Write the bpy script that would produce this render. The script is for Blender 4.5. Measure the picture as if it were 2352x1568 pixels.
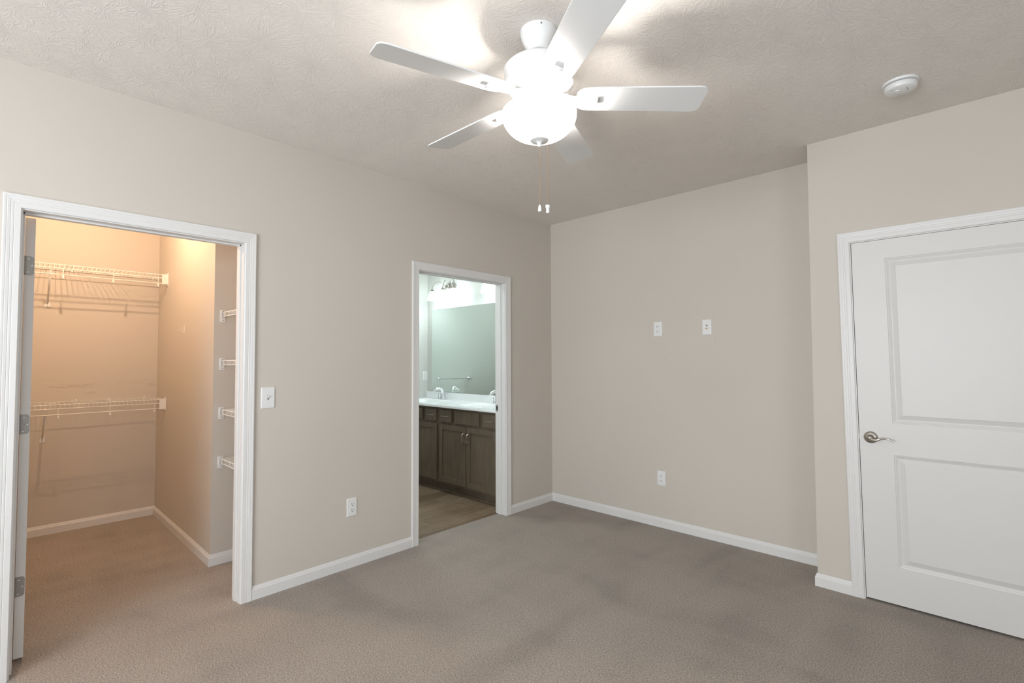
import bpy, bmesh, math, random
from math import sin, cos, pi, radians as R
from mathutils import Vector, Matrix

for o in list(bpy.data.objects): bpy.data.objects.remove(o)
scn = bpy.context.scene
COL = scn.collection

# ------------------------------------------------------------------ camera
CP = (3.071, -3.791, 1.3706); YAW, PITCH, ROLL, FPX = .7602, .035, -.0038, 1139.05
fw = Vector((-sin(YAW)*cos(PITCH), cos(YAW)*cos(PITCH), sin(PITCH)))
rt = Vector((cos(YAW), sin(YAW), 0)); up = rt.cross(fw)
r2 = rt*cos(ROLL)+up*sin(ROLL); u2 = up*cos(ROLL)-rt*sin(ROLL)
cam = bpy.data.objects.new('camera', bpy.data.cameras.new('camera')); COL.objects.link(cam)
cam.matrix_world = Matrix(((r2.x, u2.x, -fw.x, CP[0]), (r2.y, u2.y, -fw.y, CP[1]), (r2.z, u2.z, -fw.z, CP[2]), (0, 0, 0, 1)))
cam.data.sensor_width = 36; cam.data.sensor_fit = 'HORIZONTAL'; cam.data.lens = 36*FPX/2352
cam.data.clip_start = .02
scn.camera = cam

# ------------------------------------------------------------------ light
scn.view_settings.view_transform = 'Standard'; scn.view_settings.look = 'None'
scn.view_settings.gamma = 1; scn.view_settings.use_curve_mapping = False
scn.view_settings.exposure = 0.10
wd = bpy.data.worlds.new('sky'); scn.world = wd; wd.use_nodes = True
bg = wd.node_tree.nodes['Background']; bg.inputs[0].default_value = (.62, .78, 1, 1); bg.inputs[1].default_value = 1.2

def area(name, loc, rot, sx, sy, power, col, spread=180):
    l = bpy.data.lights.new(name, 'AREA'); l.shape = 'RECTANGLE'; l.size = sx; l.size_y = sy
    l.energy = power; l.color = col; l.spread = R(spread)
    o = bpy.data.objects.new(name, l); COL.objects.link(o); o.location = loc; o.rotation_euler = rot
    return o
# daylight just outside the two window openings behind the camera
area('daylight_south', (2.3, -6.28, 1.45), (R(112), 0, 0), 2.3, 1.5, 150, (.88, .94, 1.0))
area('daylight_east', (4.98, -4.1, 1.45), (0, R(110), 0), 1.5, 1.5, 30, (.82, .91, 1.0))
E_BOWL, E_BULB, E_CLOSET, E_SHADE = 3.4, 700, 3500, 13

# ------------------------------------------------------------------ materials
MAT = {}
def mat(name, col, rough=.5, metal=0, spec=.5, build=None, emit=None, **kw):
    if name in MAT: return MAT[name]
    m = bpy.data.materials.new(name); m.use_nodes = True; nt = m.node_tree
    b = nt.nodes['Principled BSDF']
    b.inputs['Base Color'].default_value = (*col, 1); b.inputs['Roughness'].default_value = rough
    b.inputs['Metallic'].default_value = metal; b.inputs['Specular IOR Level'].default_value = spec
    if emit: b.inputs['Emission Color'].default_value = (*emit[0], 1); b.inputs['Emission Strength'].default_value = emit[1]
    if build: build(nt, b)
    MAT[name] = m; return m
def N(nt, t, **kw):
    n = nt.nodes.new(t)
    for k, v in kw.items():
        if k in n.inputs.keys() if isinstance(k, str) else False: n.inputs[k].default_value = v
        else: setattr(n, k, v)
    return n
def L(nt, a, b): nt.links.new(a, b)
def math_(nt, op, a, b=None, clamp=False):
    n = nt.nodes.new('ShaderNodeMath'); n.operation = op; n.use_clamp = clamp
    for i, v in enumerate((a, b)):
        if v is None: continue
        if isinstance(v, (int, float)): n.inputs[i].default_value = v
        else: L(nt, v, n.inputs[i])
    return n.outputs[0]
def noise(nt, vec, scale, detail=2, rough=.5, dist=0):
    n = nt.nodes.new('ShaderNodeTexNoise'); n.inputs['Scale'].default_value = scale
    n.inputs['Detail'].default_value = detail; n.inputs['Roughness'].default_value = rough; n.inputs['Distortion'].default_value = dist
    L(nt, vec, n.inputs['Vector']); return n.outputs['Fac']
def coords(nt, scale=(1, 1, 1), rot=(0, 0, 0)):
    t = nt.nodes.new('ShaderNodeTexCoord'); m = nt.nodes.new('ShaderNodeMapping')
    m.inputs['Scale'].default_value = scale; m.inputs['Rotation'].default_value = rot
    L(nt, t.outputs['Object'], m.inputs['Vector']); return m.outputs[0]
def ramp(nt, fac, stops):
    n = nt.nodes.new('ShaderNodeValToRGB'); e = n.color_ramp.elements
    while len(e) < len(stops): e.new(.5)
    for i, (p, c) in enumerate(stops): e[i].position = p; e[i].color = (*c, 1)
    L(nt, fac, n.inputs[0]); return n.outputs[0]
def bump(nt, b, h, strength, dist, normal=None):
    n = nt.nodes.new('ShaderNodeBump'); n.inputs['Strength'].default_value = strength; n.inputs['Distance'].default_value = dist
    L(nt, h, n.inputs['Height'])
    if normal: L(nt, normal, n.inputs['Normal'])
    L(nt, n.outputs[0], b.inputs['Normal']); return n.outputs[0]

def b_wall(nt, b):
    v = coords(nt)
    bump(nt, b, noise(nt, v, 170, 2), .10, .0015)
    c = b.inputs['Base Color'].default_value[:3]
    L(nt, ramp(nt, noise(nt, v, .9, 2), [(.35, [x*.985 for x in c]), (.65, [min(1, x*1.015) for x in c])]), b.inputs['Base Color'])
def b_closet(nt, b):
    b_wall(nt, b)
    # faint dark scuffs rubbed on the closet wall above the lower shelf
    v = coords(nt, (1, 1.2, 9)); n = noise(nt, v, 3.2, 5, .6, 1.0)
    t = nt.nodes.new('ShaderNodeTexCoord'); s = nt.nodes.new('ShaderNodeSeparateXYZ'); L(nt, t.outputs['Object'], s.inputs[0])
    band = math_(nt, 'SUBTRACT', 1, math_(nt, 'MULTIPLY', math_(nt, 'ABSOLUTE', math_(nt, 'SUBTRACT', s.outputs[2], 1.14)), 11), True)
    fac = math_(nt, 'MULTIPLY', band, math_(nt, 'MULTIPLY', math_(nt, 'SUBTRACT', n, .56, True), 3.5, True), True)
    mx = nt.nodes.new('ShaderNodeMix'); mx.data_type = 'RGBA'
    src = b.inputs['Base Color'].links[0].from_socket
    L(nt, fac, mx.inputs[0]); L(nt, src, mx.inputs[6]); mx.inputs[7].default_value = (.30, .25, .19, 1)
    L(nt, mx.outputs[2], b.inputs['Base Color'])
WALLC = (.615, .563, .498)
wall_m = mat('greige_wall_paint', WALLC, .62, spec=.35, build=b_wall)
closet_m = mat('greige_wall_paint_scuffed', WALLC, .62, spec=.35, build=b_closet)
bathwall_m = mat('greige_wall_paint_cool_lit', (.61, .61, .575), .55, spec=.35, build=b_wall)  # same wall paint, with the cool bathroom light put into its colour

def b_ceil(nt, b):
    t = nt.nodes.new('ShaderNodeTexCoord')
    def star(scale, off, nrid, seed):
        mp = nt.nodes.new('ShaderNodeMapping'); mp.inputs['Location'].default_value = off; L(nt, t.outputs['Object'], mp.inputs[0])
        s0 = nt.nodes.new('ShaderNodeSeparateXYZ'); L(nt, mp.outputs[0], s0.inputs[0])
        cb = nt.nodes.new('ShaderNodeCombineXYZ'); L(nt, s0.outputs[0], cb.inputs[0]); L(nt, s0.outputs[1], cb.inputs[1])
        vo = nt.nodes.new('ShaderNodeTexVoronoi'); vo.voronoi_dimensions = '2D'; vo.inputs['Scale'].default_value = scale
        vo.inputs['Randomness'].default_value = .85
        L(nt, cb.outputs[0], vo.inputs['Vector'])
        sub = nt.nodes.new('ShaderNodeVectorMath'); sub.operation = 'SUBTRACT'
        L(nt, cb.outputs[0], sub.inputs[0]); L(nt, vo.outputs['Position'], sub.inputs[1])
        s = nt.nodes.new('ShaderNodeSeparateXYZ'); L(nt, sub.outputs[0], s.inputs[0])
        ang = math_(nt, 'ARCTAN2', s.outputs[1], s.outputs[0])
        wob = math_(nt, 'MULTIPLY', math_(nt, 'SUBTRACT', noise(nt, cb.outputs[0], 14, 2), .5), .55)
        ang = math_(nt, 'ADD', ang, wob)
        ln = nt.nodes.new('ShaderNodeVectorMath'); ln.operation = 'LENGTH'; L(nt, sub.outputs[0], ln.inputs[0])
        cs = nt.nodes.new('ShaderNodeSeparateColor'); L(nt, vo.outputs['Color'], cs.inputs[0])
        c2 = nt.nodes.new('ShaderNodeCombineXYZ')
        L(nt, math_(nt, 'ADD', math_(nt, 'MULTIPLY', math_(nt, 'COSINE', ang), nrid), math_(nt, 'MULTIPLY', cs.outputs[0], 40)), c2.inputs[0])
        L(nt, math_(nt, 'MULTIPLY', math_(nt, 'SINE', ang), nrid), c2.inputs[1])
        L(nt, math_(nt, 'MULTIPLY', ln.outputs['Value'], 7), c2.inputs[2])
        n = noise(nt, c2.outputs[0], 1.0, 3, .55)
        ridge = math_(nt, 'SUBTRACT', 1, math_(nt, 'MULTIPLY', math_(nt, 'ABSOLUTE', math_(nt, 'SUBTRACT', n, .5)), 13), True)
        fall = math_(nt, 'SUBTRACT', 1, math_(nt, 'MULTIPLY', ln.outputs['Value'], 4.6), True)
        return math_(nt, 'MULTIPLY', math_(nt, 'MULTIPLY', ridge, ridge), math_(nt, 'ADD', math_(nt, 'MULTIPLY', fall, .8), .2))
    a = star(5.4, (0, 0, 0), 4.2, 0); c = star(6.6, (3.31, 1.77, 0), 3.8, 1)
    h = math_(nt, 'MAXIMUM', a, math_(nt, 'MULTIPLY', c, .8))
    h = math_(nt, 'ADD', h, math_(nt, 'MULTIPLY', noise(nt, t.outputs['Object'], 40, 2), .10))
    bump(nt, b, h, .46, .0030)
ceil_m = mat('stomped_texture_ceiling', (.80, .752, .70), .8, spec=.3, build=b_ceil)

def b_carpet(nt, b):
    v = coords(nt); v2 = coords(nt, (1, 1, 1), (0, 0, .5))
    f = noise(nt, v, 320, 3, .75); g = noise(nt, v, 135, 2, .6)
    m = math_(nt, 'ADD', math_(nt, 'MULTIPLY', f, .7), math_(nt, 'MULTIPLY', g, .3))
    base = ramp(nt, m, [(.38, (.13, .102, .080)), (.50, (.40, .343, .292)), (.61, (.64, .57, .50))])
    big = noise(nt, coords(nt, (1, 2.3, 1), (0, 0, .75)), 1.15, 3, .5, .8)
    tr = noise(nt, coords(nt, (2.6, .7, 1), (0, 0, -.35)), 1.5, 2, .4, .4)
    k = math_(nt, 'ADD', math_(nt, 'MULTIPLY', big, .5), math_(nt, 'MULTIPLY', tr, .5))
    fac = ramp(nt, k, [(.38, (.86, .86, .86)), (.46, (.96, .96, .96)), (.58, (1.04, 1.04, 1.04))])
    mx = nt.nodes.new('ShaderNodeMix'); mx.data_type = 'RGBA'; mx.blend_type = 'MULTIPLY'; mx.inputs[0].default_value = 1
    L(nt, base, mx.inputs[6]); L(nt, fac, mx.inputs[7]); L(nt, mx.outputs[2], b.inputs['Base Color'])
    b.inputs['Sheen Weight'].default_value = .15; b.inputs['Sheen Roughness'].default_value = .6
    bump(nt, b, math_(nt, 'ADD', f, math_(nt, 'MULTIPLY', g, .8)), .75, .006)
carpet_m = mat('taupe_cut_pile_carpet', (.3, .25, .21), .98, spec=.1, build=b_carpet)

def b_plank(nt, b):
    v = coords(nt, (1, 1, 1), (0, 0, R(90)))
    br = nt.nodes.new('ShaderNodeTexBrick'); L(nt, v, br.inputs['Vector'])
    br.inputs['Scale'].default_value = 1; br.inputs['Brick Width'].default_value = 1.22; br.inputs['Row Height'].default_value = .152
    br.inputs['Mortar Size'].default_value = .0015; br.inputs['Color1'].default_value = (.20, .135, .088, 1); br.inputs['Color2'].default_value = (.33, .24, .165, 1)
    br.inputs['Mortar'].default_value = (.05, .035, .025, 1); br.offset = .37
    g = noise(nt, coords(nt, (30, 2.2, 1)), 2.2, 6, .65, .6)
    gr = ramp(nt, g, [(.3, (.62, .60, .57)), (.6, (1.12, 1.12, 1.12))])
    mx = nt.nodes.new('ShaderNodeMix'); mx.data_type = 'RGBA'; mx.blend_type = 'MULTIPLY'; mx.inputs[0].default_value = 1
    L(nt, br.outputs['Color'], mx.inputs[6]); L(nt, gr, mx.inputs[7]); L(nt, mx.outputs[2], b.inputs['Base Color'])
    bump(nt, b, g, .15, .001)
plank_m = mat('wood_look_vinyl_plank', (.3, .2, .1), .42, build=b_plank)

def b_trim(nt, b):
    v = coords(nt, (1, 1, .15)); bump(nt, b, noise(nt, v, 90, 2), .02, .0005)
trim_m = mat('white_semi_gloss_trim', (.755, .74, .72), .38, spec=.45, build=b_trim)
door_m = mat('white_painted_door', (.715, .695, .668), .42, spec=.45, build=b_trim)
def b_fine(nt, b): bump(nt, b, noise(nt, coords(nt), 400, 1), .03, .0005)
fan_m = mat('white_enamel', (.82, .82, .81), .28, build=b_fine)
blade_m = mat('white_laminate_blade', (.78, .78, .77), .4, build=b_fine)
plastic_m = mat('white_plastic', (.80, .80, .785), .35, build=b_fine)
wire_m = mat('white_vinyl_coated_wire', (.84, .82, .79), .4, build=b_fine)
dark_m = mat('dark_slot', (.03, .028, .025), .7, build=b_fine)
gap_m = mat('shadow_gap_black', (.02, .02, .02), .9, build=b_fine)
def b_brush(nt, b):
    n = noise(nt, coords(nt, (1, 1, 14)), 60, 3); L(nt, ramp(nt, n, [(.3, (.40, .375, .34)), (.7, (.56, .53, .49))]), b.inputs['Base Color'])
nickel_m = mat('satin_nickel', (.5, .47, .43), .32, 1, build=b_brush)
hinge_m = mat('dull_hinge_steel', (.34, .325, .30), .5, .7, build=b_fine)
chrome_m = mat('polished_chrome', (.86, .88, .9), .06, 1, build=b_fine)
brass_m = mat('brass_chain', (.72, .52, .33), .3, 1, build=b_fine)
tan_m = mat('tan_label', (.62, .52, .33), .6, build=b_fine)
mirror_m = mat('mirror_silver', (.80, .87, .84), .01, 1, build=b_fine)
def b_wood(nt, b):
    n = noise(nt, coords(nt, (9, 9, .9)), 5, 6, .62, .8); n2 = noise(nt, coords(nt), 5, 2)
    L(nt, ramp(nt, math_(nt, 'ADD', math_(nt, 'MULTIPLY', n, .7), math_(nt, 'MULTIPLY', n2, .3)), [(.3, (.105, .076, .052)), (.55, (.155, .115, .080)), (.75, (.195, .148, .106))]), b.inputs['Base Color'])
    bump(nt, b, n, .08, .001)
wood_m = mat('grey_brown_stained_maple', (.1, .07, .05), .42, build=b_wood)
def b_marble(nt, b):
    L(nt, ramp(nt, noise(nt, coords(nt), 6, 4, .6, 1.5), [(.4, (.84, .85, .85)), (.7, (.88, .885, .885))]), b.inputs['Base Color'])
marble_m = mat('white_cultured_marble', (.86, .87, .87), .15, build=b_marble)
bowl_m = mat('frosted_glass_bowl_lit', (.22, .21, .20), .3, emit=((1, .94, .87), E_BOWL), build=b_fine)
bulb_m = mat('lit_bulb', (.9, .9, .9), .3, emit=((1, .945, .89), E_BULB), build=b_fine)
cbulb_m = mat('lit_warm_bulb', (.9, .9, .9), .3, emit=((1, .69, .45), E_CLOSET), build=b_fine)
shade_m = mat('frosted_shade_lit', (.9, .9, .9), .3, emit=((.82, .97, 1), E_SHADE), build=b_fine)

# ------------------------------------------------------------------ mesh helpers
class MB:
    def __init__(s): s.v = []; s.f = []; s.sm = []
    def add(s, vs, fs, smooth=False, M=None):
        o = len(s.v)
        for v in vs:
            v = Vector(v); s.v.append(tuple(M @ v) if M else tuple(v))
        for f in fs: s.f.append(tuple(i+o for i in f)); s.sm.append(smooth)
        return s
    def box(s, a, b, M=None):
        x0, y0, z0 = a; x1, y1, z1 = b
        vs = [(x0, y0, z0), (x1, y0, z0), (x1, y1, z0), (x0, y1, z0), (x0, y0, z1), (x1, y0, z1), (x1, y1, z1), (x0, y1, z1)]
        return s.add(vs, [(0, 3, 2, 1), (4, 5, 6, 7), (0, 1, 5, 4), (1, 2, 6, 5), (2, 3, 7, 6), (3, 0, 4, 7)], M=M)
    def bbox(s, a, b, r, M=None, seg=2):
        """box with bevelled edges"""
        bm = bmesh.new(); bmesh.ops.create_cube(bm, size=1)
        for v in bm.verts: v.co = Vector([a[i]+(b[i]-a[i])*(v.co[i]+.5) for i in range(3)])
        bmesh.ops.bevel(bm, geom=bm.edges[:], offset=r, segments=seg, profile=.5, affect='EDGES')
        bm.verts.index_update()
        s.add([v.co.copy() for v in bm.verts], [[v.index for v in f.verts] for f in bm.faces], M=M); bm.free(); return s
    def tube(s, pts, r, n=8, cap=True, M=None, smooth=True):
        pts = [Vector(p) for p in pts]; rs = r if isinstance(r, (list, tuple)) else [r]*len(pts)
        vs = []; fs = []; prev = None
        for i, p in enumerate(pts):
            t = (pts[min(i+1, len(pts)-1)]-pts[max(i-1, 0)]).normalized()
            if prev is None:
                a = t.cross(Vector((0, 0, 1)));
                if a.length < .01: a = t.cross(Vector((1, 0, 0)))
                a.normalize()
            else: a = (prev-t*prev.dot(t)).normalized()
            prev = a; c = t.cross(a)
            for k in range(n):
                q = 2*pi*k/n; vs.append(p+(a*cos(q)+c*sin(q))*rs[i])
        for i in range(len(pts)-1):
            for k in range(n):
                fs.append((i*n+k, i*n+(k+1) % n, (i+1)*n+(k+1) % n, (i+1)*n+k))
        if cap: fs.append(tuple(reversed(range(n)))); fs.append(tuple((len(pts)-1)*n+k for k in range(n)))
        return s.add(vs, fs, smooth, M)
    def lathe(s, prof, n=48, c=(0, 0, 0), M=None, smooth=True, caps=True):
        """prof: (radius, z) list about the z axis"""
        vs = []; fs = []
        for r, z in prof:
            for k in range(n): vs.append((c[0]+r*cos(2*pi*k/n), c[1]+r*sin(2*pi*k/n), c[2]+z))
        for i in range(len(prof)-1):
            for k in range(n): fs.append((i*n+k, i*n+(k+1) % n, (i+1)*n+(k+1) % n, (i+1)*n+k))
        if caps and prof[0][0] > 1e-6: fs.append(tuple(reversed(range(n))))
        if caps and prof[-1][0] > 1e-6: fs.append(tuple((len(prof)-1)*n+k for k in range(n)))
        return s.add(vs, fs, smooth, M)
    def prism(s, outline, h0, h1, M=None):
        n = len(outline); vs = [(x, y, h0) for x, y in outline]+[(x, y, h1) for x, y in outline]
        fs = [tuple(reversed(range(n))), tuple(range(n, 2*n))]+[(i, (i+1) % n, n+(i+1) % n, n+i) for i in range(n)]
        return s.add(vs, fs, M=M)
    def sphere(s, c, r, seg=12, M=None, sz=1):
        prof = [(max(1e-7, r*sin(pi*i/(seg//2))), -r*sz*cos(pi*i/(seg//2))) for i in range(seg//2+1)]
        return s.lathe(prof, seg, c, M)
    def obj(s, name, m, parent=None, bevel=0, auto=True):
        me = bpy.data.meshes.new(name); me.from_pydata(s.v, [], s.f); me.update()
        bm = bmesh.new(); bm.from_mesh(me); bmesh.ops.remove_doubles(bm, verts=bm.verts[:], dist=1e-6)
        bmesh.ops.recalc_face_normals(bm, faces=bm.faces[:])
        if auto:
            for e in bm.edges:
                if len(e.link_faces) == 2 and e.calc_face_angle(0) > R(38): e.smooth = False
        bm.to_mesh(me); bm.free()
        if any(s.sm) or bevel:
            for p in me.polygons: p.use_smooth = True
        me.materials.append(m)
        o = bpy.data.objects.new(name, me); COL.objects.link(o)
        if bevel:
            md = o.modifiers.new('bevel', 'BEVEL'); md.width = bevel; md.segments = 2; md.limit_method = 'ANGLE'; md.angle_limit = R(40)
        if parent: o.parent = parent
        return o
def struct(o, label=None):
    o['kind'] = 'structure'
    if label: o['label'] = label
    return o
def tag(o, label, cat, group=None):
    o['label'] = label; o['category'] = cat
    if group: o['group'] = group
    return o
def thing(name, label, cat, loc=(0, 0, 0), rot=(0, 0, 0), group=None):
    o = bpy.data.objects.new(name, None); COL.objects.link(o); o.location = loc; o.rotation_euler = rot
    o.empty_display_size = .05
    return tag(o, label, cat, group)
def copy_tree(o, parent=None):
    c = o.copy(); COL.objects.link(c); c.parent = parent
    for ch in [x for x in bpy.data.objects if x.parent == o]: copy_tree(ch, c)
    return c
def rrect(w, h, r, n=5, cx=0, cy=0):
    pts = []
    for sx, sy, a0 in ((1, 1, 0), (-1, 1, 90), (-1, -1, 180), (1, -1, 270)):
        for i in range(n+1):
            a = R(a0+90*i/n); pts.append((cx+sx*(w/2-r)+r*cos(a), cy+sy*(h/2-r)+r*sin(a)))
    return pts

H = 2.692; WT = .116; T = 2.045; CW = .059; REV = .005
# opening clear widths (casing inner edges)
CLO = (-3.7099, -2.7927); BAT = (-1.5799, -.6484)
YC = -.3236; XC = 2.310; DX = 2.5149; LEAN = .0284; DR = 2.5149+.914+.022
XE, YS = 4.85, -6.15           # far room walls behind the camera
BX, BY = -2.0, -1.95           # bathroom far wall, bathroom south wall
KX, KYS, KXN, KYN = -2.33, -2.752, -.70, -2.28   # closet back, closet side wall, niche wall, niche back
KYL = -4.45
JO = .020+REV                  # rough opening beyond casing edge

# ------------------------------------------------------------------ floors, ceiling, walls
def slab(name, rects, z0, z1, m):
    b = MB()
    for x0, x1, y0, y1 in rects: b.box((x0, y0, z0), (x1, y1, z1))
    return struct(b.obj(name, m))
TX = -.092   # carpet edge inside the bathroom doorway
slab('floor', [(0, XE, YS, 0), (-WT, 0, CLO[0]-.03, CLO[1]+.03), (TX, 0, BAT[0]-.03, BAT[1]+.03), (KX, -WT, KYL, KYS), (KXN, -WT, KYS, KYN)], -.06, 0, carpet_m)
slab('floor_bathroom', [(BX, TX, BY, 0)], -.06, -.007, plank_m)
slab('ceiling', [(-2.6, XE+.15, YS-.15, .15)], H, H+.1, ceil_m)

w = MB()   # wall between bedroom and closet / bathroom
w.box((-WT, YS, 0), (0, CLO[0]-JO, H)); w.box((-WT, CLO[1]+JO, 0), (0, BAT[0]-JO, H)); w.box((-WT, BAT[1]+JO, 0), (0, 0, H))
w.box((-WT, CLO[0]-JO, T+JO), (0, CLO[1]+JO, H)); w.box((-WT, BAT[0]-JO, T+JO), (0, BAT[1]+JO, H))
struct(w.obj('wall_left', wall_m))
wb = struct(MB().box((0, 0, 0), (2.6, .12, H)).obj('wall_back', wall_m))
nail_px = [(1.176, 1.685), (1.180, 1.561), (1.180, 1.522), (1.183, 1.358), (1.590, 1.686), (1.590, 1.554), (1.593, 1.522), (1.599, 1.359)]
nm = None
for x, z in nail_px:
    if nm is None:
        nm = MB().lathe([(.0023, 0), (.0023, .0005), (.0015, .0005)], 10, M=Matrix.Rotation(R(90), 4, 'X')).obj('nail_hole', mat('nail_hole_shadow', (.16, .13, .10), .9, build=b_fine)); o = nm
    else: o = nm.copy(); COL.objects.link(o)
    o.location = (x, 0.0, z); o.parent = wb
w = MB()   # jogged wall with the entry door
w.box((XC, YC, 0), (DX-.026, -.0005, H)); w.box((DR+.05, YC, 0), (XE, YC+WT, H)); w.box((DX-.026, YC, T+JO+.012), (DR+.05, YC+WT, H))
struct(w.obj('wall_right', wall_m))
# room side walls behind the camera, each with a window opening
sw = (1.15, 3.45, .70, 2.20); ew = (-4.85, -3.35, .70, 2.20)
w = MB(); y0, y1 = YS-.14, YS
w.box((0-WT, y0, 0), (sw[0], y1, H)); w.box((sw[1], y0, 0), (XE+.14, y1, H)); w.box((sw[0], y0, 0), (sw[1], y1, sw[2])); w.box((sw[0], y0, sw[3]), (sw[1], y1, H))
struct(w.obj('wall_south', wall_m))
w = MB(); x0, x1 = XE, XE+.14
w.box((x0, YS, 0), (x1, ew[0], H)); w.box((x0, ew[1], 0), (x1, YC+WT, H)); w.box((x0, ew[0], 0), (x1, ew[1], ew[2])); w.box((x0, ew[0], ew[3]), (x1, ew[1], H))
struct(w.obj('wall_east', wall_m))
def window(name, M, W, Hh):
    f = MB()
    for a, b in (((-W/2, -.05, 0), (-W/2+.05, .05, Hh)), ((W/2-.05, -.05, 0), (W/2, .05, Hh)), ((-W/2, -.05, 0), (W/2, .05, .05)), ((-W/2, -.05, Hh-.05), (W/2, .05, Hh)), ((-W/2, -.02, Hh/2-.02), (W/2, .02, Hh/2+.02)), ((-.02, -.04, 0), (.02, .04, Hh))):
        f.box(a, b, M)
    return struct(f.obj(name, trim_m))
window('window_1', Matrix.Translation(((sw[0]+sw[1])/2, YS-.07, sw[2])), sw[1]-sw[0], sw[3]-sw[2])
window('window_2', Matrix.Translation((XE+.07, (ew[0]+ew[1])/2, ew[2])) @ Matrix.Rotation(R(90), 4, 'Z'), ew[1]-ew[0], ew[3]-ew[2])
# closet walls
struct(MB().box((KX-.1, KYL, 0), (KX, KYS, H)).obj('wall_closet_back', closet_m))
struct(MB().box((KX-.1, KYL-.1, 0), (-WT, KYL, H)).obj('wall_closet_left', wall_m))
w = MB(); w.box((KX-.1, KYS, 0), (KXN, KYN, H)); w.box((KXN, KYN, 0), (-WT, BY-.1, H)); w.box((KX-.1, KYN, 0), (KXN, BY-.1, H))
struct(w.obj('wall_closet_right', wall_m))
# bathroom walls
struct(MB().box((BX-.1, BY, -.06), (BX, .0, H)).obj('wall_bathroom_far', bathwall_m))
struct(MB().box((BX-.1, 0, -.06), (-.0, .12, H)).obj('wall_bathroom_vanity', bathwall_m))
struct(MB().box((BX-.1, BY-.1, -.06), (-WT, BY, H)).obj('wall_bathroom_south', bathwall_m))

# ------------------------------------------------------------------ door frames
PROF = [(0, 0), (0, .009), (.003, .0112), (.021, .0116), (.023, .0106), (.025, .0122), (.031, .0128), (.033, .0120), (.035, .0134), (.044, .0148), (.046, .0140), (.048, .0154), (.055, .0162), (.059, .0135), (.059, 0)]
def casing(M, u0, u1, top, lean=0):
    """door casing sweep: u along wall, n = out of the wall; M maps (u, n, z)"""
    b = MB(); vs = []; fs = []; k = len(PROF)
    PF = [(a, d if d in (0, .009) else .0115+(d-.0115)*.75) for a, d in PROF]
    for wd_, d in PF: vs.append((u0-wd_, d, 0))
    for wd_, d in PF: vs.append((u0-wd_, d, top+wd_))
    for wd_, d in PF: vs.append((u1+wd_, d, top+wd_))
    for wd_, d in PF: vs.append((u1+wd_, d, 0))
    for s_ in range(3):
        for i in range(k-1): fs.append((s_*k+i, s_*k+i+1, (s_+1)*k+i+1, (s_+1)*k+i))
    if lean: vs = [(x+lean*(1-z/T), y, z) for x, y, z in vs]
    return b.add(vs, fs, M=M)
def mul(P): return Matrix(P)
MA = Matrix(((0, 1, 0, 0), (1, 0, 0, 0), (0, 0, 1, 0), (0, 0, 0, 1)))           # wall_left room side: u->y, n->+x
MAb = Matrix(((0, -1, 0, -WT), (1, 0, 0, 0), (0, 0, 1, 0), (0, 0, 0, 1)))       # its back side
MC = Matrix(((1, 0, 0, 0), (0, -1, 0, YC), (0, 0, 1, 0), (0, 0, 0, 1)))         # jogged wall: n->-y
def frame(name, M, Mb, u0, u1, stop, lean=0):
    """casing both sides, jamb boards and stops.  u0,u1 = casing inner edges"""
    root = casing(M, u0, u1, T, lean).obj(name, trim_m); struct(root)
    if Mb: casing(Mb, u0, u1, T).obj('casing', trim_m, root)
    j = MB(); a, b_, tz = u0+REV, u1-REV, T-REV
    def sh(vsb, n0): 
        if lean:
            for i in range(n0, len(j.v)):
                x, y, z = j.v[i]; j.v[i] = (x+lean*(1-z/T), y, z)
    j.box((a-.019, -WT, 0), (a, .0005, tz), M); j.box((b_, -WT, 0), (b_+.019, .0005, tz), M); j.box((a-.019, -WT, tz), (b_+.019, .0005, tz+.019), M)
    sh(j, 0); j.obj('jamb', trim_m, root)
    j = MB(); s0, s1 = stop
    j.box((a, s0, 0), (a+.009, s1, tz), M); j.box((b_-.009, s0, 0), (b_, s1, tz), M); j.box((a, s0, tz-.009), (b_, s1, tz), M)
    sh(j, 0); j.obj('door_stop', trim_m, root, bevel=.0015)
    return root
f1 = frame('trim_1', MA, MAb, CLO[0], CLO[1], (-.080, -.045))
f2 = frame('trim_2', MA, MAb, BAT[0], BAT[1], (-.080, -.045))
f3 = frame('trim_3', MC, None, DX, DR, (-.080, -.040), LEAN)
# strike plate on the right jamb of the bathroom doorway
st = MB(); yj = BAT[1]-REV
st.prism(rrect(.030, .057, .004), 0, .0016, Matrix(((1, 0, 0, -.099), (0, 0, -1, yj), (0, 1, 0, .931), (0, 0, 0, 1))))
so = st.obj('strike_plate', nickel_m, f2)
MB().box((-.106, yj-.0022, .922), (-.094, yj-.0014, .944)).obj('strike_hole', dark_m, so)

# ------------------------------------------------------------------ baseboards
BBP = [(.001, 0), (.0125, 0), (.0125, .052), (.0115, .057), (.0085, .061), (.0080, .066), (.0055, .071), (.0035, .0755), (.001, .0755)]
def baseboard(name, pts, i, z=0):
    """segment i of polyline pts; room is on the left of the direction of travel"""
    P = [Vector((*p, 0)) for p in pts]
    def nrm(a, b): d = (b-a).normalized(); return Vector((-d.y, d.x, 0))
    def miter(k):
        ns = []
        if k > 0: ns.append(nrm(P[k-1], P[k]))
        if k < len(P)-1: ns.append(nrm(P[k], P[k+1]))
        if len(ns) == 1: return ns[0]
        m = (ns[0]+ns[1]).normalized(); return m/m.dot(ns[0])
    b = MB(); k = len(BBP); vs = []
    for q in (i, i+1):
        m = miter(q)
        for d, zz in BBP: vs.append(P[q]+m*d+Vector((0, 0, zz+z)))
    fs = [(j, (j+1) % k, k+(j+1) % k, k+j) for j in range(k)]+[tuple(range(k)), tuple(range(2*k-1, k-1, -1))]
    return struct(b.add(vs, fs).obj(name, trim_m))
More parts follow.
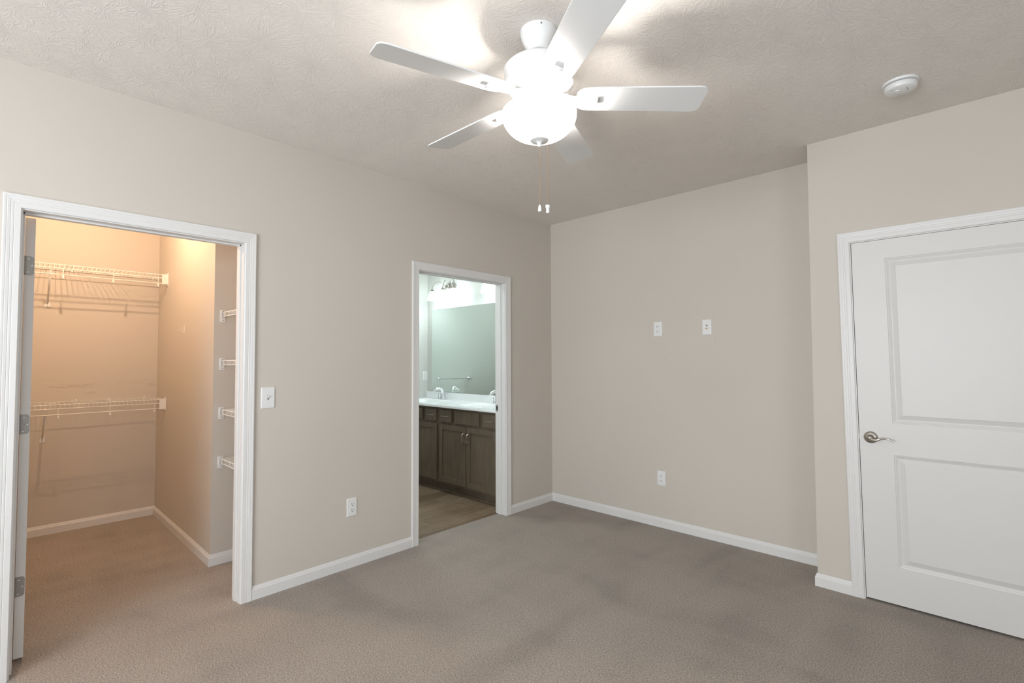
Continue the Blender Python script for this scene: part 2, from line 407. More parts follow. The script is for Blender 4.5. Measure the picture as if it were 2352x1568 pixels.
pl = [(DX+LEAN-CW, YC), (XC, YC), (XC, 0), (0, 0), (0, BAT[1]+CW)]
for i, n in enumerate(('baseboard_right', 'baseboard_jog', 'baseboard_back', 'baseboard_left')): baseboard(n, pl, i)
baseboard('baseboard_left.001', [(0, BAT[0]-CW), (0, CLO[1]+CW)], 0)
baseboard('baseboard_left.002', [(0, CLO[0]-CW), (0, YS)], 0)
pc = [(-WT-.002, KYN), (KXN, KYN), (KXN, KYS), (KX, KYS), (KX, KYL), (-WT-.002, KYL)]
for i in range(5): baseboard('baseboard_closet' if i == 0 else 'baseboard_closet.%03d' % i, pc, i)
baseboard('baseboard_south', [(0, YS), (XE, YS)], 0); baseboard('baseboard_east', [(XE, YS), (XE, YC)], 0); baseboard('baseboard_right.001', [(XE, YC), (DR+CW, YC)], 0)

# ------------------------------------------------------------------ doors
DP = [(0, 0), (.002, .0025), (.008, .0045), (.010, .0068), (.019, .0110), (.022, .0112), (.046, .0012), (.0475, .0)]
def door_leaf(W, Hh, th, panels, M, shear=None):
    """two-panel moulded leaf: x 0..W, z 0..H, front at y=0, back y=th"""
    b = MB()
    for side in (0, 1):
        yy = (lambda d: d) if side == 0 else (lambda d: th-d)
        xs = [0, panels[0][0], panels[0][1], W]; zs = [0]
        for p in panels: zs += [p[2], p[3]]
        zs.append(Hh)
        for i in range(3):
            for j in range(len(zs)-1):
                if i == 1 and j % 2 == 1: continue
                b.add([(xs[i], yy(0), zs[j]), (xs[i+1], yy(0), zs[j]), (xs[i+1], yy(0), zs[j+1]), (xs[i], yy(0), zs[j+1])], [(0, 1, 2, 3)], M=M)
        for (x0, x1, z0, z1) in panels:
            vs = []; fs = []
            for o_, d in DP: vs += [(x0+o_, yy(d), z0+o_), (x1-o_, yy(d), z0+o_), (x1-o_, yy(d), z1-o_), (x0+o_, yy(d), z1-o_)]
            for r_ in range(len(DP)-1):
                for q in range(4): fs.append((r_*4+q, r_*4+(q+1) % 4, r_*4+4+(q+1) % 4, r_*4+4+q))
            e = (len(DP)-1)*4; fs.append((e, e+1, e+2, e+3)); b.add(vs, fs, M=M)
    for a in (((0, 0, 0), (0, th, 0), (0, th, Hh), (0, 0, Hh)), ((W, 0, 0), (W, th, 0), (W, th, Hh), (W, 0, Hh)), ((0, 0, 0), (W, 0, 0), (W, th, 0), (0, th, 0)), ((0, 0, Hh), (W, 0, Hh), (W, th, Hh), (0, th, Hh))):
        b.add(a, [(0, 1, 2, 3)], M=M)
    if shear: b.v = [shear(v) for v in b.v]
    return b
ln = lambda v: (v[0]+LEAN*(1-v[2]/T), v[1], v[2])
LX = DX+REV+.003; LW = .914; dz = .012; PO = 2.6775-LX
M2 = Matrix.Translation((LX, YC+.001, dz))
d2 = door_leaf(LW, 2.026, .035, [(PO, LW-PO, .214-dz, .829-dz), (PO, LW-PO, 1.003-dz, 1.930-dz)], M2, ln).obj('door_2', door_m)
struct(d2, 'closed white two panel door with satin nickel lever at the right')
# lever handle
lx, lz = 2.592, .917
Mh = Matrix.Translation((lx, YC+.001, lz)) @ Matrix.Rotation(R(90), 4, 'X')       # local z -> -y (out of the door)
rose = MB().lathe([(.0335, 0), (.0335, .003), (.031, .0065), (.022, .010), (.0155, .0115), (.014, .013), (.013, .030), (.0135, .040), (.013, .046), (.009, .050), (1e-6, .0515)], 40, M=Mh).obj('door_handle', nickel_m, d2)
lv = MB(); pts = []; rr = []
for i in range(15):
    t = i/14; pts.append((lx+.002+.108*t, YC-.040-.010*sin(pi*min(1, t*1.6))-.004*t, lz-.0035-.0075*sin(pi*min(1, t/.45))*(1-t)+.0065*max(0, sin(pi*(t-.28)/.62))*(1 if t > .28 else 0)-.004*max(0, t-.8)/.2)); rr.append(.0105-.0068*min(1, t/.55))
lv.tube(pts, rr, 10); lv.v = [(x, YC-.042+(y-(YC-.042))*.75, z) for x, y, z in lv.v]
lv.obj('lever', nickel_m, rose)
MB().box((LX-.009+LEAN*.55, YC+.004, .905), (LX+.003+LEAN*.55, YC+.016, .931)).obj('latch_bolt', hinge_m, d2)
# dark hall floor / space behind the door stays closed: a plain backing of the next room's wall
struct(MB().box((DX-.026, -.19, -.01), (XE, -.17, H)).obj('wall_hall', wall_m))

# closet door leaf, swung open into the closet, seen on its hinge edge
M1 = Matrix(((-1, 0, 0, -.146), (0, 1, 0, -3.6905), (0, 0, 1, .020), (0, 0, 0, 1)))
LW1 = .90
d1 = door_leaf(LW1, 2.018, .0335, [(PO, LW1-PO, .2, .815), (PO, LW1-PO, .99, 1.915)], M1).obj('door_1', door_m)
struct(d1, 'white closet door standing open, seen on its hinge edge')
hp = None
for z in (1.813, 1.078, .341):
    if hp is None:
        out = [(-.016, -.0445), (.008, -.0445)]
        out = [(-.0165, -.0445)]+[(.0035+.012*cos(R(a)), -.0325+.012*sin(R(a))) for a in range(-90, 1, 15)]+[(.0035+.012*cos(R(a)), .0325+.012*sin(R(a))) for a in range(0, 91, 15)]+[(-.0165, .0445)]
        Mx = Matrix(((0, 0, 1, 0), (1, 0, 0, 0), (0, 1, 0, 0), (0, 0, 0, 1)))
        hp = MB().prism(out, -.001, .0014, Mx).obj('hinge', hinge_m, d1)
        hp.location = (-.146, -3.6745, z)
        MB().tube([(.003, -.0195, -.0445), (.003, -.0195, .0445)], .0055, 12).obj('hinge_knuckle', hinge_m, hp)
        scs = []
        for sy, sz in ((-.004, .031), (.008, 0), (-.006, -.031)):
            s_ = MB().lathe([(.0042, .0012), (.0042, .0022), (.0015, .0017), (1e-6, .0014)], 12, M=Mx).obj('screw', nickel_m, hp); s_.location = (0, sy, sz)
    else:
        h_ = copy_tree(hp, d1); h_.location = (-.146, -3.6745, z)

# ------------------------------------------------------------------ wall plates
PR = {'+x': Matrix(((0, 0, 1, 0), (1, 0, 0, 0), (0, 1, 0, 0), (0, 0, 0, 1))), '-y': Matrix(((1, 0, 0, 0), (0, 0, -1, 0), (0, 1, 0, 0), (0, 0, 0, 1)))}
def plate(W_, H_, r=.003):
    b = MB(); n1 = rrect(W_, H_, r); n2 = rrect(W_-.003, H_-.003, r); n3 = rrect(W_-.010, H_-.010, r)
    k = len(n1); vs = [(x, y, 0) for x, y in n1]+[(x, y, .0025) for x, y in n1]+[(x, y, .0045) for x, y in n2]+[(x, y, .0058) for x, y in n3]
    fs = [(s*k+i, s*k+(i+1) % k, (s+1)*k+(i+1) % k, (s+1)*k+i) for s in range(3) for i in range(k)]+[tuple(range(3*k, 4*k)), tuple(reversed(range(k)))]
    return b.add(vs, fs)
def mount(o, wall, loc):
    o.matrix_world = Matrix.Translation(loc) @ PR[wall]
def screw(parent, x, y, z=.0058, m=None):
    s_ = MB().lathe([(.0032, 0), (.003, .0009), (.0008, .0012), (1e-6, .0012)], 12).obj('screw', m or plastic_m, parent); s_.location = (x, y, z); return s_
def outlet(label, wall, loc, group=None):
    t = thing('wall_outlet', label, 'outlet', group=group)
    plate(.072, .118).obj('plate', plastic_m, t)
    for sgn in (1, -1):
        f = MB(); out = [(x, y) for x, y in rrect(.033, .028, .010, 6)]
        fo = f.prism(out, .0055, .0075).obj('receptacle', plastic_m, t); fo.location = (0, sgn*.0195, 0)
        for sx, hh in ((-.0062, .0045), (.0062, .0036)):
            MB().box((sx-.0013, -.001, .0074), (sx+.0013, -.001+2*hh, .0080)).obj('slot', dark_m, fo)
        MB().lathe([(.0028, 0), (.0028, .0006)], 10).obj('ground_hole', dark_m, fo).location = (0, -.0075, .0074)
    screw(t, 0, 0)
    mount(t, wall, loc); return t
outlet('white duplex outlet low on the left wall between the two doorways', '+x', (0, -2.113, .391))
outlet('white duplex outlet high on the back wall beside the coax jack', '-y', (1.128, 0, 1.611))
outlet('white duplex outlet low on the back wall above the baseboard', '-y', (1.142, 0, .394))
t = thing('light_switch', 'white toggle switch plate beside the closet doorway', 'light switch')
plate(.078, .124).obj('plate', plastic_m, t)
MB().box((-.0055, -.0125, .0052), (.0055, .0125, .0062)).obj('toggle_slot', mat('grey_slot', (.35, .34, .32), .6, build=b_fine), t)
MB().bbox((-.0036, -.005, .002), (.0036, .005, .017), .001, Matrix.Rotation(R(-28), 4, 'X')).obj('toggle', plastic_m, t)
screw(t, 0, .030); screw(t, 0, -.030); mount(t, '+x', (0, -2.656, 1.147))
t = thing('coax_plate', 'white wall plate with brass coax jack high on the back wall', 'wall plate')
plate(.072, .118).obj('plate', plastic_m, t)
MB().lathe([(.0075, .0055), (.0075, .0065), (.005, .0066), (.005, .013), (.0035, .0132), (1e-6, .011)], 6, smooth=False).obj('coax_jack', mat('gold_connector', (.70, .50, .22), .25, 1, build=b_fine), t).location = (0, -.011, 0)
MB().lathe([(.0070, .0055), (.0070, .0064), (.0045, .0066), (1e-6, .0060)], 20).obj('phone_jack', mat('grey_jack', (.22, .20, .19), .5, build=b_fine), t).location = (0, .012, 0)
screw(t, 0, .042); screw(t, 0, -.042); mount(t, '-y', (1.535, 0, 1.609))
t = thing('bathroom_switch', 'small white switch plate on the far bathroom wall beside the mirror', 'light switch')
plate(.072, .118).obj('plate', plastic_m, t)
MB().bbox((-.016, -.033, .004), (.016, .033, .0085), .001).obj('rocker', plastic_m, t)
screw(t, 0, .048); screw(t, 0, -.048); mount(t, '+x', (BX, -.039, 1.157))

# ------------------------------------------------------------------ smoke detector
t = thing('smoke_detector', 'round white smoke detector on the ceiling near the door', 'smoke detector', (2.815, -.802, H))
MB().lathe([(.0715, 0), (.0715, -.006), (.069, -.0105), (.064, -.0115), (1e-6, -.0115)], 56).obj('base_ring', plastic_m, t)
MB().lathe([(.060, -.0115), (.060, -.016)], 56).obj('vent_gap', mat('grey_gap', (.30, .31, .33), .6, build=b_fine), t)
MB().lathe([(1e-6, -.016), (.0645, -.016), (.0655, -.020), (.0645, -.030), (.061, -.038), (.050, -.0435), (1e-6, -.0455)], 56).obj('cover', plastic_m, t)
MB().lathe([(1e-6, -.0445), (.013, -.0448), (.0125, -.0478), (.010, -.0485), (.008, -.0475), (1e-6, -.0475)], 28, (-.010, -.016, 0)).obj('test_button', plastic_m, t)
for a_, b_ in (((.026, -.030, -.0452), (.028, .004, -.0430)), ((-.036, -.040, -.0440), (-.022, -.038, -.0420))):
    MB().box(a_, b_).obj('slot', mat('grey_gap', (.3, .31, .33), .6), t)

# ------------------------------------------------------------------ ceiling fan
FX, FY = 1.800, -2.290
fan = thing('ceiling_fan', 'white five blade ceiling fan with a lit bowl light', 'ceiling fan', (FX, FY, H))
Z = lambda z: z-H
can = MB().lathe([(1e-6, 0), (.0745, 0), (.0745, Z(2.684)), (.073, Z(2.672)), (.066, Z(2.652)), (.050, Z(2.622)), (.045, Z(2.612)), (.040, Z(2.607)), (.021, Z(2.606)), (.021, Z(2.622)), (1e-6, Z(2.622))], 64).obj('canopy', fan_m, fan)
for a in (150, 205, 318):
    s_ = MB().lathe([(.0035, 0), (.003, .0015), (1e-6, .002)], 10).obj('screw', hinge_m, can)
    s_.matrix_local = Matrix.Translation((.0742*cos(R(a)), .0742*sin(R(a)), Z(2.680))) @ Matrix.Rotation(R(a), 4, 'Z') @ Matrix.Rotation(R(90), 4, 'Y')
MB().lathe([(.014, 0), (.014, Z(2.55))], 24).obj('downrod', fan_m, fan)
mp = [(1e-6, 2.575), (.030, 2.575), (.032, 2.562), (.060, 2.558), (.105, 2.553), (.130, 2.545), (.138, 2.537), (.1425, 2.531), (.1425, 2.527), (.140, 2.524), (.139, 2.476), (.137, 2.470), (.131, 2.465), (.127, 2.458), (.108, 2.441), (.092, 2.434), (.072, 2.431), (1e-6, 2.431)]
MB().lathe([(r, Z(z)) for r, z in mp], 72).obj('motor_housing', fan_m, fan)
MB().lathe([(r, Z(z)) for r, z in [(1e-6, 2.430), (.071, 2.430), (.074, 2.420), (.0745, 2.390), (.078, 2.383), (.084, 2.378), (.084, 2.360), (.080, 2.355), (1e-6, 2.355)]], 64).obj('switch_housing', fan_m, fan)
lab = MB(); vs = []
for i in range(13):
    a = R(-50-34+68*i/12)
    for z in (2.3835, 2.3725): vs.append(((.0846+.0006)*cos(a), (.0846+.0006)*sin(a), Z(z-.004)))
lab.add(vs, [(2*i, 2*i+1, 2*i+3, 2*i+2) for i in range(12)]); lab.obj('warning_label', tan_m, fan)
bp = []
for i in range(19):      # bowl outer wall
    q = i/18; a = q*pi/2
    bp.append((max(1e-6, .150*cos(a)**.86), 2.352-.104*sin(a)))
ring = [(.142, 2.362), (.147, 2.362), (.150, 2.358)]
inner = [(max(1e-6, r-.004), z+.004) for r, z in reversed(bp)]
MB().lathe([(r, Z(z)) for r, z in ring+bp+inner], 72, caps=False).obj('light_bowl', bowl_m, fan)
for k, a in enumerate((20, 200)):
    cx, cy = .052*cos(R(a)), .052*sin(R(a))
    bl = MB().sphere((cx, cy, Z(2.318)), .026, 16, sz=1.15).obj('bulb', bulb_m, fan)
    MB().lathe([(.013, Z(2.366)), (.013, Z(2.342))], 16, (cx, cy, 0)).obj('socket', fan_m, fan)
MB().lathe([(.004, Z(2.366)), (.004, Z(2.245))], 10).obj('center_rod', fan_m, fan)
MB().lathe([(r, Z(z)) for r, z in [(1e-6, 2.250), (.0365, 2.250), (.0375, 2.2475), (.035, 2.244), (.020, 2.2405), (.0125, 2.238), (.0095, 2.235), (.0085, 2.229), (.0065, 2.226), (.0055, 2.221), (1e-6, 2.219)]], 40).obj('finial', fan_m, fan)
# blades
def blade_outline():
    p = []; half = [( .150, .032), (.158, .046), (.172, .056), (.195, .0625), (.235, .0655), (.45, .0685), (.622, .0715), (.640, .0712), (.652, .067), (.660, .0590), (.666, .046)]
    p = [(x, -y) for x, y in half]+[(x, y) for x, y in reversed(half)]
    return p
ZB = 2.417
b0 = None
for k in range(5):
    ang = R((44.1, 110.9, 179.8, 253.4, 328.2)[k])
    if b0 is None:
        b0 = MB().prism(blade_outline(), -.003, .003).obj('blade', blade_m, fan, bevel=.0012)
        ir = MB()
        # arm runs under the blade: sloping from the motor to a hooked end
        path = [(.060, .016), (.100, .012), (.135, -.001), (.165, -.003), (.232, -.003)]
        vs = []; fs = []
        for i, (x, z) in enumerate(path):
            hw = .0185 if i < 4 else .0165
            vs += [(x, -hw, z), (x, hw, z), (x, hw*.75, z-.0095), (x, -hw*.75, z-.0095)]
        for i in range(4):
            for q in range(4): fs.append((i*4+q, i*4+(q+1) % 4, i*4+4+(q+1) % 4, i*4+4+q))
        fs += [(0, 1, 2, 3), (16, 17, 18, 19)]
        ir.add(vs, fs); ir.bbox((.226, -.0185, -.0145), (.236, .0185, -.003), .002)
        i0 = ir.obj('blade_iron', fan_m, fan, bevel=.0015); bo, io = b0, i0
    else:
        bo = b0.copy(); COL.objects.link(bo); io = i0.copy(); COL.objects.link(io)
    Mb_ = Matrix.Translation((0, 0, Z(ZB))) @ Matrix.Rotation(ang, 4, 'Z') @ Matrix.Rotation(R(-11.5), 4, 'X')
    for o in (bo, io): o.parent = fan; o.matrix_local = Mb_
def chain(dx, dy, z0, z1, knob):
    b = MB(); z = z0
    while z > z1: b.sphere((dx, dy, Z(z)), .0015, 6); z -= .0034
    b.tube([(dx, dy, Z(z0)), (dx, dy, Z(z1))], .0006, 5)
    c = b.obj('pull_chain', brass_m, fan); MB().lathe([(r, Z(z)+0) for r, z in knob], 20, (dx, dy, 0)).obj('pull_knob', plastic_m, c)
chain(0, 0, 2.220, 1.985, [(1e-6, 1.987), (.003, 1.985), (.0055, 1.978), (.0072, 1.966), (.0070, 1.961), (.005, 1.958), (1e-6, 1.958)])
chain(.024, .021, 2.262, 1.982, [(1e-6, 1.984), (.0095, 1.983), (.0092, 1.974), (.0060, 1.969), (.0068, 1.964), (.0068, 1.953), (.005, 1.951), (1e-6, 1.951)])

# ------------------------------------------------------------------ closet: wire shelves with hang rod
def wire_shelf(label, zt, y0, y1, brace_y, hooks, clips, foot):
    t = thing('wire_shelf', label, 'wire shelf', (KX, y0, zt), group=None)
    Lx, yl = .33, y1-y0
    d = MB()
    for x, r in ((.006, .0028), (.14, .0026), (Lx, .0032)): d.tube([(x, 0, 0), (x, yl, 0)], r, 6)
    d.tube([(Lx+.002, 0, -.030), (Lx+.002, yl, -.030)], .0028, 6)
    y = .013
    while y < yl-.008:
        d.tube([(.004, y, .003), (Lx-.002, y, .003), (Lx+.002, y, -.001), (Lx+.003, y, -.031)], .0014, 5); y += .0272
    d.obj('wire_deck', wire_m, t)
    MB().tube([(Lx-.004, 0, -.075), (Lx-.004, yl, -.075)], .0034, 10).obj('hang_rod', wire_m, t)
    eb = MB(); eb.bbox((Lx+.004, yl-.044, -.080), (Lx+.008, yl-.002, .006), .0012); eb.bbox((Lx-.045, yl-.004, -.094), (Lx+.016, yl, .018), .0012)
    eb.bbox((Lx-.02, yl-.044, -.082), (Lx+.007, yl-.002, -.078), .001)
    eb.obj('end_bracket', wire_m, t)
    for hy in hooks:
        h = MB(); pts = [(Lx+.002, hy-y0, -.030), (Lx+.003, hy-y0, -.062)]+[(Lx-.004+.0085*cos(R(a)), hy-y0, -.075+.0085*sin(R(a))) for a in range(60, -200, -20)]
        h.tube(pts, .0030, 6); h.bbox((Lx-.004, hy-y0-.006, -.102), (Lx+.004, hy-y0+.006, -.081), .0015); h.obj('rod_hook', wire_m, t)
    for by in brace_y:
        q = MB(); p0 = Vector((Lx-.002, by-y0-.006, -.045)); p1 = Vector((.006, by-y0, foot+.012))
        q.tube([p0, p1], .0060, 8); q.tube([p0+Vector((0, 0, .02)), p0], .004, 8)
        bo = q.obj('support_brace', wire_m, t)
        f = MB(); f.bbox((.0, by-y0-.017, foot-.018), (.006, by-y0+.017, foot+.018), .0015); fo = f.obj('brace_foot', wire_m, bo)
        MB().lathe([(.004, .006), (.0035, .0075), (1e-6, .0078)], 10, M=PR['+x']).obj('screw', hinge_m, fo).location = (0, by-y0, foot-.006)
    for cy in clips:
        q = MB(); q.bbox((.0, cy-y0-.006, -.006), (.008, cy-y0+.006, .016), .0015); c_ = q.obj('wall_clip', wire_m, t)
        MB().lathe([(.003, .008), (1e-6, .009)], 8, M=PR['+x']).obj('screw', hinge_m, c_).location = (0, cy-y0, .009)
    return t
Y0, Y1 = KYL+.012, KYS
wire_shelf('upper white wire closet shelf with hang rod on the back closet wall', 2.100, Y0, Y1, (-3.487, -4.2), (-3.423, -3.122, -2.82, -3.72, -4.02), (-3.345, -3.07, -2.80, -3.62, -3.9), -.288)
wire_shelf('lower white wire closet shelf with hang rod on the back closet wall', 1.037, Y0, Y1, (-3.495, -4.2), (-3.43, -3.122, -2.83, -3.72, -4.02), (-3.30, -3.09, -2.845, -3.62, -3.9), -.293)

def linen_shelf(label, z):
    t = thing('linen_shelf', label, 'wire shelf', (KXN, -2.700, z), group='short wire shelves in the closet niche')
    W_, D_ = -KXN-WT, .40
    d = MB()
    for y, r in ((0, .0032), (.13, .0026), (.27, .0026), (D_, .0028)): d.tube([(.010, y, 0), (W_-.004, y, 0)], r, 6)
    d.tube([(.010, -.002, -.029), (W_-.004, -.002, -.029)], .0030, 6)
    x = .018
    while x < W_-.01:
        d.tube([(x, D_, .003), (x, .002, .003), (x, -.002, -.001), (x, -.003, -.030)], .0015, 5); x += .0254
    d.obj('wire_deck', wire_m, t)
    b = MB(); b.bbox((0, -.018, -.064), (.005, .016, .016), .0015)
    bo = b.obj('end_plate', wire_m, t)
    c = MB(); c.bbox((.004, -.012, -.038), (.016, -.008, .006), .001); c.bbox((.004, -.012, -.040), (.022, .010, -.035), .001); c.bbox((.004, .006, -.038), (.016, .010, .006), .001)
    c.obj('socket_clip', wire_m, bo)
    for sz in (.008, -.054):
        MB().lathe([(.0035, .005), (.003, .0062), (1e-6, .0065)], 10, M=PR['+x']).obj('screw', hinge_m, bo).location = (0, .004, sz)
    return t
nl = ['top', 'second', 'third', 'bottom']
ls = linen_shelf('topmost of the four short wire shelves in the closet niche', 1.695)
for lab_, z in (('second from top of the four short wire shelves in the closet niche', 1.367), ('third from top of the four short wire shelves in the closet niche', 1.034), ('lowest of the four short wire shelves in the closet niche', .704)):
    c = copy_tree(ls); c.location = (KXN, -2.700, z); c['label'] = lab_

t = thing('wall_hook', 'small white hook on the closet side wall', 'hook', (-1.44, KYS, 1.611))
MB().bbox((-.009, -.003, -.034), (.009, 0, .034), .0012).obj('back_plate', wire_m, t)
MB().tube([(0, -.002, -.022), (0, -.010, -.026), (0, -.022, -.022), (0, -.030, -.010), (0, -.031, .002)], [.0045, .0045, .004, .0035, .0035], 8).obj('hook_arm', wire_m, t)

# closet ceiling light (out of the picture above the doorway)
t = thing('closet_light', 'bare warm bulb in a white ceiling holder inside the closet', 'ceiling light', (-1.17, -3.46, H))
MB().lathe([(1e-6, 0), (.057, 0), (.057, -.010), (.045, -.020), (.024, -.030), (.020, -.045), (1e-6, -.045)], 40).obj('lamp_holder', plastic_m, t)
MB().sphere((0, 0, -.070), .018, 20, sz=1.3).obj('bulb', cbulb_m, t)

# ------------------------------------------------------------------ bathroom vanity
VX0, VX1, VF = BX+.004, -WT-.004, -.530
ZF = -.007
cab = thing('vanity_cabinet', 'dark brown shaker vanity cabinet under the white countertop', 'cabinet', (BX, 0, ZF))
cab_in = Matrix.Translation((-BX, 0, -ZF))
b = MB(); b.box((VX0, VF, .085), (VX1, VF+.019, .870), cab_in); b.box((VX0, VF+.070, ZF), (VX1, VF+.085, .085), cab_in)
b.box((VX0, VF+.019, .085), (VX1, -.003, .103), cab_in); b.box((VX0, VF+.019, .103), (VX0+.018, -.003, .870), cab_in); b.box((VX1-.018, VF+.019, .103), (VX1, -.003, .870), cab_in)
b.obj('cabinet_body', wood_m, cab)
q = MB(); pr = [(0, 0), (.016, 0), (.0155, .006), (.012, .012), (.006, .0155), (0, .016)]
vs = [(x_, VF+.070-d, ZF+z) for x_ in (VX0, VX1) for d, z in pr]; k = len(pr)
q.add(vs, [(i, (i+1) % k, k+(i+1) % k, k+i) for i in range(k)]+[tuple(range(k)), tuple(range(2*k-1, k-1, -1))], M=cab_in); q.obj('toe_molding', wood_m, cab)
def handle(parent, cx, z, vertical):
    pts = []
    for i in range(13):
        t_ = i/12*2-1; a = t_*.048; o_ = .004+.022*(1-t_**4)**.5 if abs(t_) < 1 else .0
        pts.append((cx, VF-.02-o_, z+a) if vertical else (cx+a, VF-.02-o_, z))
    rr = [.0055-.0018*(1-abs(i/6-1)) if i not in (0, 12) else .006 for i in range(13)]
    MB().tube(pts, rr, 8, M=cab_in).obj('handle', nickel_m, parent)
def slab_front(x0, x1, z0, z1, pull=True):
    o = MB().bbox((x0, VF-.020, z0), (x1, VF, z1), .003, cab_in).obj('drawer_front' if pull else 'false_front', wood_m, cab)
    if pull: handle(o, (x0+x1)/2, (z0+z1)/2+.0, False)
def shaker(x0, x1, z0, z1, hx=None):
    b = MB(); s = .052; y0, y1 = VF-.020, VF
    b.bbox((x0, y0, z0), (x0+s, y1, z1), .0015, cab_in); b.bbox((x1-s, y0, z0), (x1, y1, z1), .0015, cab_in)
    b.bbox((x0+s-.0005, y0, z0), (x1-s+.0005, y1, z0+s), .0015, cab_in); b.bbox((x0+s-.0005, y0, z1-s), (x1-s+.0005, y1, z1), .0015, cab_in)
    b.box((x0+s-.004, y0+.010, z0+s-.004), (x1-s+.004, y1, z1-s+.004), cab_in)
    o = b.obj('cabinet_door', wood_m, cab)
    if hx is not None: handle(o, hx, .585, True)
shaker(-1.93, -1.525, .112, .698, -1.555); shaker(-1.508, -1.105, .112, .698, -1.478)
shaker(-1.066, -.646, .112, .698, -.676); shaker(-.636, -.216, .112, .698, -.606)
slab_front(-1.962, -1.775, .722, .846); slab_front(-1.72, -1.357, .722, .846, False); slab_front(-1.302, -1.113, .722, .846)
slab_front(-1.060, -.868, .722, .846); slab_front(-.818, -.455, .722, .846, False); slab_front(-.400, -.205, .722, .846)

# countertop with two moulded basins
TZ = .895
top = MB(); nx, ny = 190, 58; X0, X1, Ya, Yb = BX+.001, -WT-.001, -.575, -.001
def sstep(t): t = max(0, min(1, t)); return t*t*(3-2*t)
def zt(x, y):
    z = TZ
    for cx in (-1.58, -.62):
        dx, dy = abs(x-cx)/.255, abs(y+.315)/.165
        e = (dx**7+dy**7)**(1/7)
        z -= .115*sstep((1-e)/.42)
        z += .0045*math.exp(-((e-1.03)/.035)**2)
    return z
vs = [(X0+(X1-X0)*i/nx, Ya+(Yb-Ya)*j/ny, zt(X0+(X1-X0)*i/nx, Ya+(Yb-Ya)*j/ny)) for i in range(nx+1) for j in range(ny+1)]
fs = [(i*(ny+1)+j, (i+1)*(ny+1)+j, (i+1)*(ny+1)+j+1, i*(ny+1)+j+1) for i in range(nx) for j in range(ny)]
top.add(vs, fs, True)
top.add([(X0, Ya, TZ), (X1, Ya, TZ), (X1, Ya-.003, TZ-.004), (X0, Ya-.003, TZ-.004), (X1, Ya-.003, .873), (X0, Ya-.003, .873), (X1, Ya+.045, .8715), (X0, Ya+.045, .8715)], [(0, 1, 2, 3), (3, 2, 4, 5), (5, 4, 6, 7)])
ct = thing('vanity_countertop', 'white cultured marble vanity countertop with two moulded basins', 'countertop', (BX, 0, .87))
cm = Matrix.Translation((-BX, 0, -.87))
top.v = [tuple(cm @ Vector(v)) for v in top.v]
top.obj('counter_slab', marble_m, ct)
MB().bbox((X0, -.020, TZ-.002), (X1, -.001, .972), .002, cm).obj('backsplash', marble_m, ct)

def faucet(label, x):
    t = thing('faucet', label, 'faucet', (x, -.075, TZ+.0005), group=None)
    MB().lathe([(1e-6, 0), (.024, 0), (.024, .004), (.018, .008), (1e-6, .008)], 28).obj('base', chrome_m, t)
    pts = [(0, 0, .004), (0, -.001, .06), (0, -.006, .10), (0, -.030, .130), (0, -.068, .134), (0, -.100, .120), (0, -.122, .100)]
    MB().tube(pts, [.024, .019, .0175, .017, .0165, .0155, .013], 16).obj('spout', chrome_m, t)
    for s_ in (-1, 1):
        h = MB().lathe([(1e-6, 0), (.021, 0), (.021, .004), (.017, .012), (.0125, .045), (.0155, .062), (.012, .072), (1e-6, .072)], 24, (s_*.062, 0, 0)).obj('handle', chrome_m, t)
        MB().tube([(s_*.062, 0, .064), (s_*.080, -.010, .072), (s_*.112, -.018, .073)], [.011, .009, .006], 10).obj('lever', chrome_m, h)
    return t
f_ = faucet('chrome two handle faucet at the far basin left of the doorway view', -1.60)
c = copy_tree(f_); c.location = (-.66, -.075, TZ+.0005); c['label'] = 'chrome faucet at the near basin, mostly behind the right door jamb'

mr = thing('vanity_mirror', 'large frameless mirror on the bathroom wall above the vanity', 'mirror', (-1.06, 0, .978))
MB().box((-.842, -.008, 0), (.842, -.002, 1.006)).obj('mirror_glass', mirror_m, mr)
for x in (-.655, -.03, .6):
    MB().bbox((x-.012, -.012, 1.000), (x+.012, 0, 1.012), .001).obj('mirror_clip', chrome_m, mr)

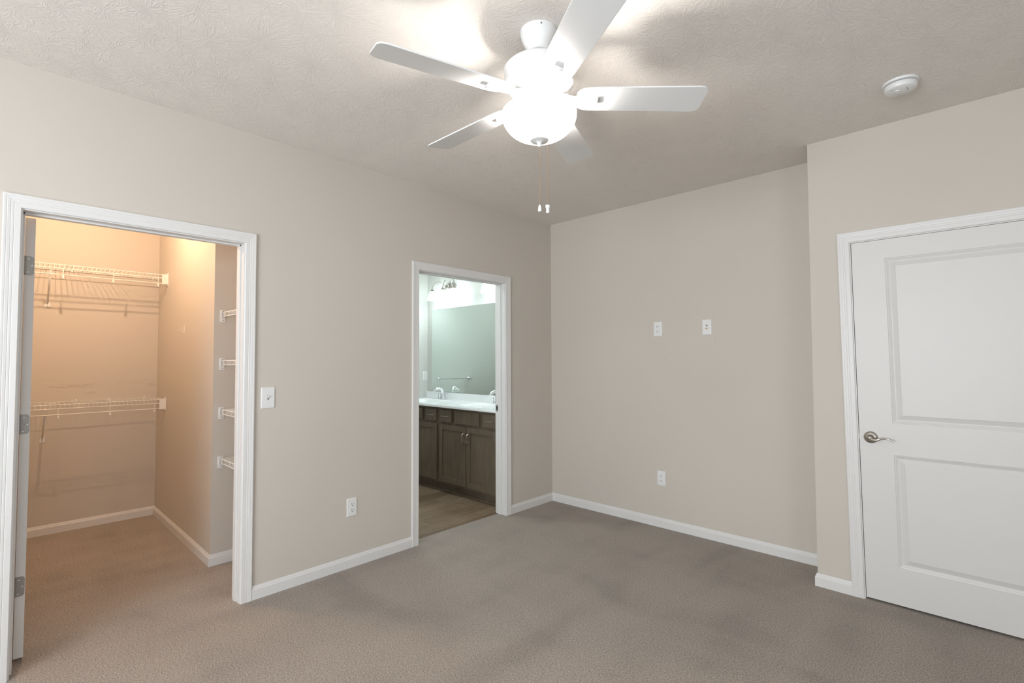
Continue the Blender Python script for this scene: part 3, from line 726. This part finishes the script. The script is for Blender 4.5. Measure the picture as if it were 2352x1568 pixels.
def vanity_light(label, cx):
    t = thing('vanity_light', label, 'vanity light', (cx, 0, 2.225))
    bpl = MB(); n = 40
    for s_, (k0, k1, y0_, y1_) in enumerate(((1, 1, 0, -.008), (1, .9, -.008, -.016), (.9, .74, -.016, -.020), (.74, .66, -.020, -.026), (.66, .35, -.026, -.034))):
        vs = [(.115*k*cos(2*pi*i/n), y, .058*k*sin(2*pi*i/n)) for k, y in ((k0, y0_), (k1, y1_)) for i in range(n)]
        bpl.add(vs, [(i, (i+1) % n, n+(i+1) % n, n+i) for i in range(n)], True)
    bpl.add([(.115*.35*cos(2*pi*i/n), -.034, .058*.35*sin(2*pi*i/n)) for i in range(n)], [tuple(range(n))])
    bpl.obj('back_plate', nickel_m, t)
    for k, dx in enumerate((-.2, 0, .2)):
        sx = dx*.35
        pts = [(sx, -.028, 0)]+[(sx+(dx-sx)*(1-cos(pi*i/10))/2, -.028-.092*(i/10)**.8, .078*sin(pi*i/10)**.8) for i in range(1, 10)]+[(dx, -.122, .0), (dx, -.122, -.018)]
        MB().tube(pts, .0042, 8).obj('arm', nickel_m, t)
        MB().lathe([(1e-6, -.006), (.008, -.008), (.012, -.018), (.030, -.034), (.031, -.038), (1e-6, -.038)], 24, (dx, -.122, 0)).obj('socket_cup', nickel_m, t)
        pr = [(.027, -.036), (.034, -.052), (.044, -.085), (.055, -.120), (.064, -.142), (.061, -.142), (.052, -.118), (.041, -.085), (.031, -.052), (.024, -.040)]
        MB().lathe(pr, 32, (dx, -.122, 0), caps=False).obj('glass_shade', shade_m, t)
    MB().sphere((0, -.045, -.006), .010, 12).obj('finial', nickel_m, t)
    return t
v1 = vanity_light('three shade vanity light with curved arms above the left of the mirror', -1.545)
c = copy_tree(v1); c.location = (-.600, 0, 2.225); c['label'] = 'vanity light further right, one glowing shade beside the door jamb'

t = thing('towel_bar', 'chrome towel bar seen only as a reflection in the vanity mirror', 'towel bar', (BX, -.445, 1.115))
MB().tube([(.062, -.255, 0), (.062, .255, 0)], .008, 12).obj('bar', chrome_m, t)
for s_ in (-1, 1):
    MB().lathe([(1e-6, 0), (.027, 0), (.026, .006), (.014, .018), (.011, .045), (.014, .058), (.014, .070), (1e-6, .074)], 24, M=Matrix.Translation((0, s_*.255, 0)) @ PR['+x']).obj('post', chrome_m, t)

# fill light added on the bathroom ceiling, out of view, to brighten the room
t = thing('bathroom_fill_light', 'added round fill light, out of view on the bathroom ceiling', 'ceiling light', (-1.0, -1.15, H))
MB().lathe([(1e-6, 0), (.15, 0), (.15, -.022), (1e-6, -.022)], 48).obj('fill_light_pan', nickel_m, t)
MB().lathe([(.138, -.022), (.136, -.040), (.115, -.062), (.075, -.078), (.03, -.085), (1e-6, -.086)], 48, caps=False).obj('fill_light_dome', mat('fill_dome_lit', (.8, .8, .8), .3, emit=((.84, .97, 1), 60), build=b_fine), t)
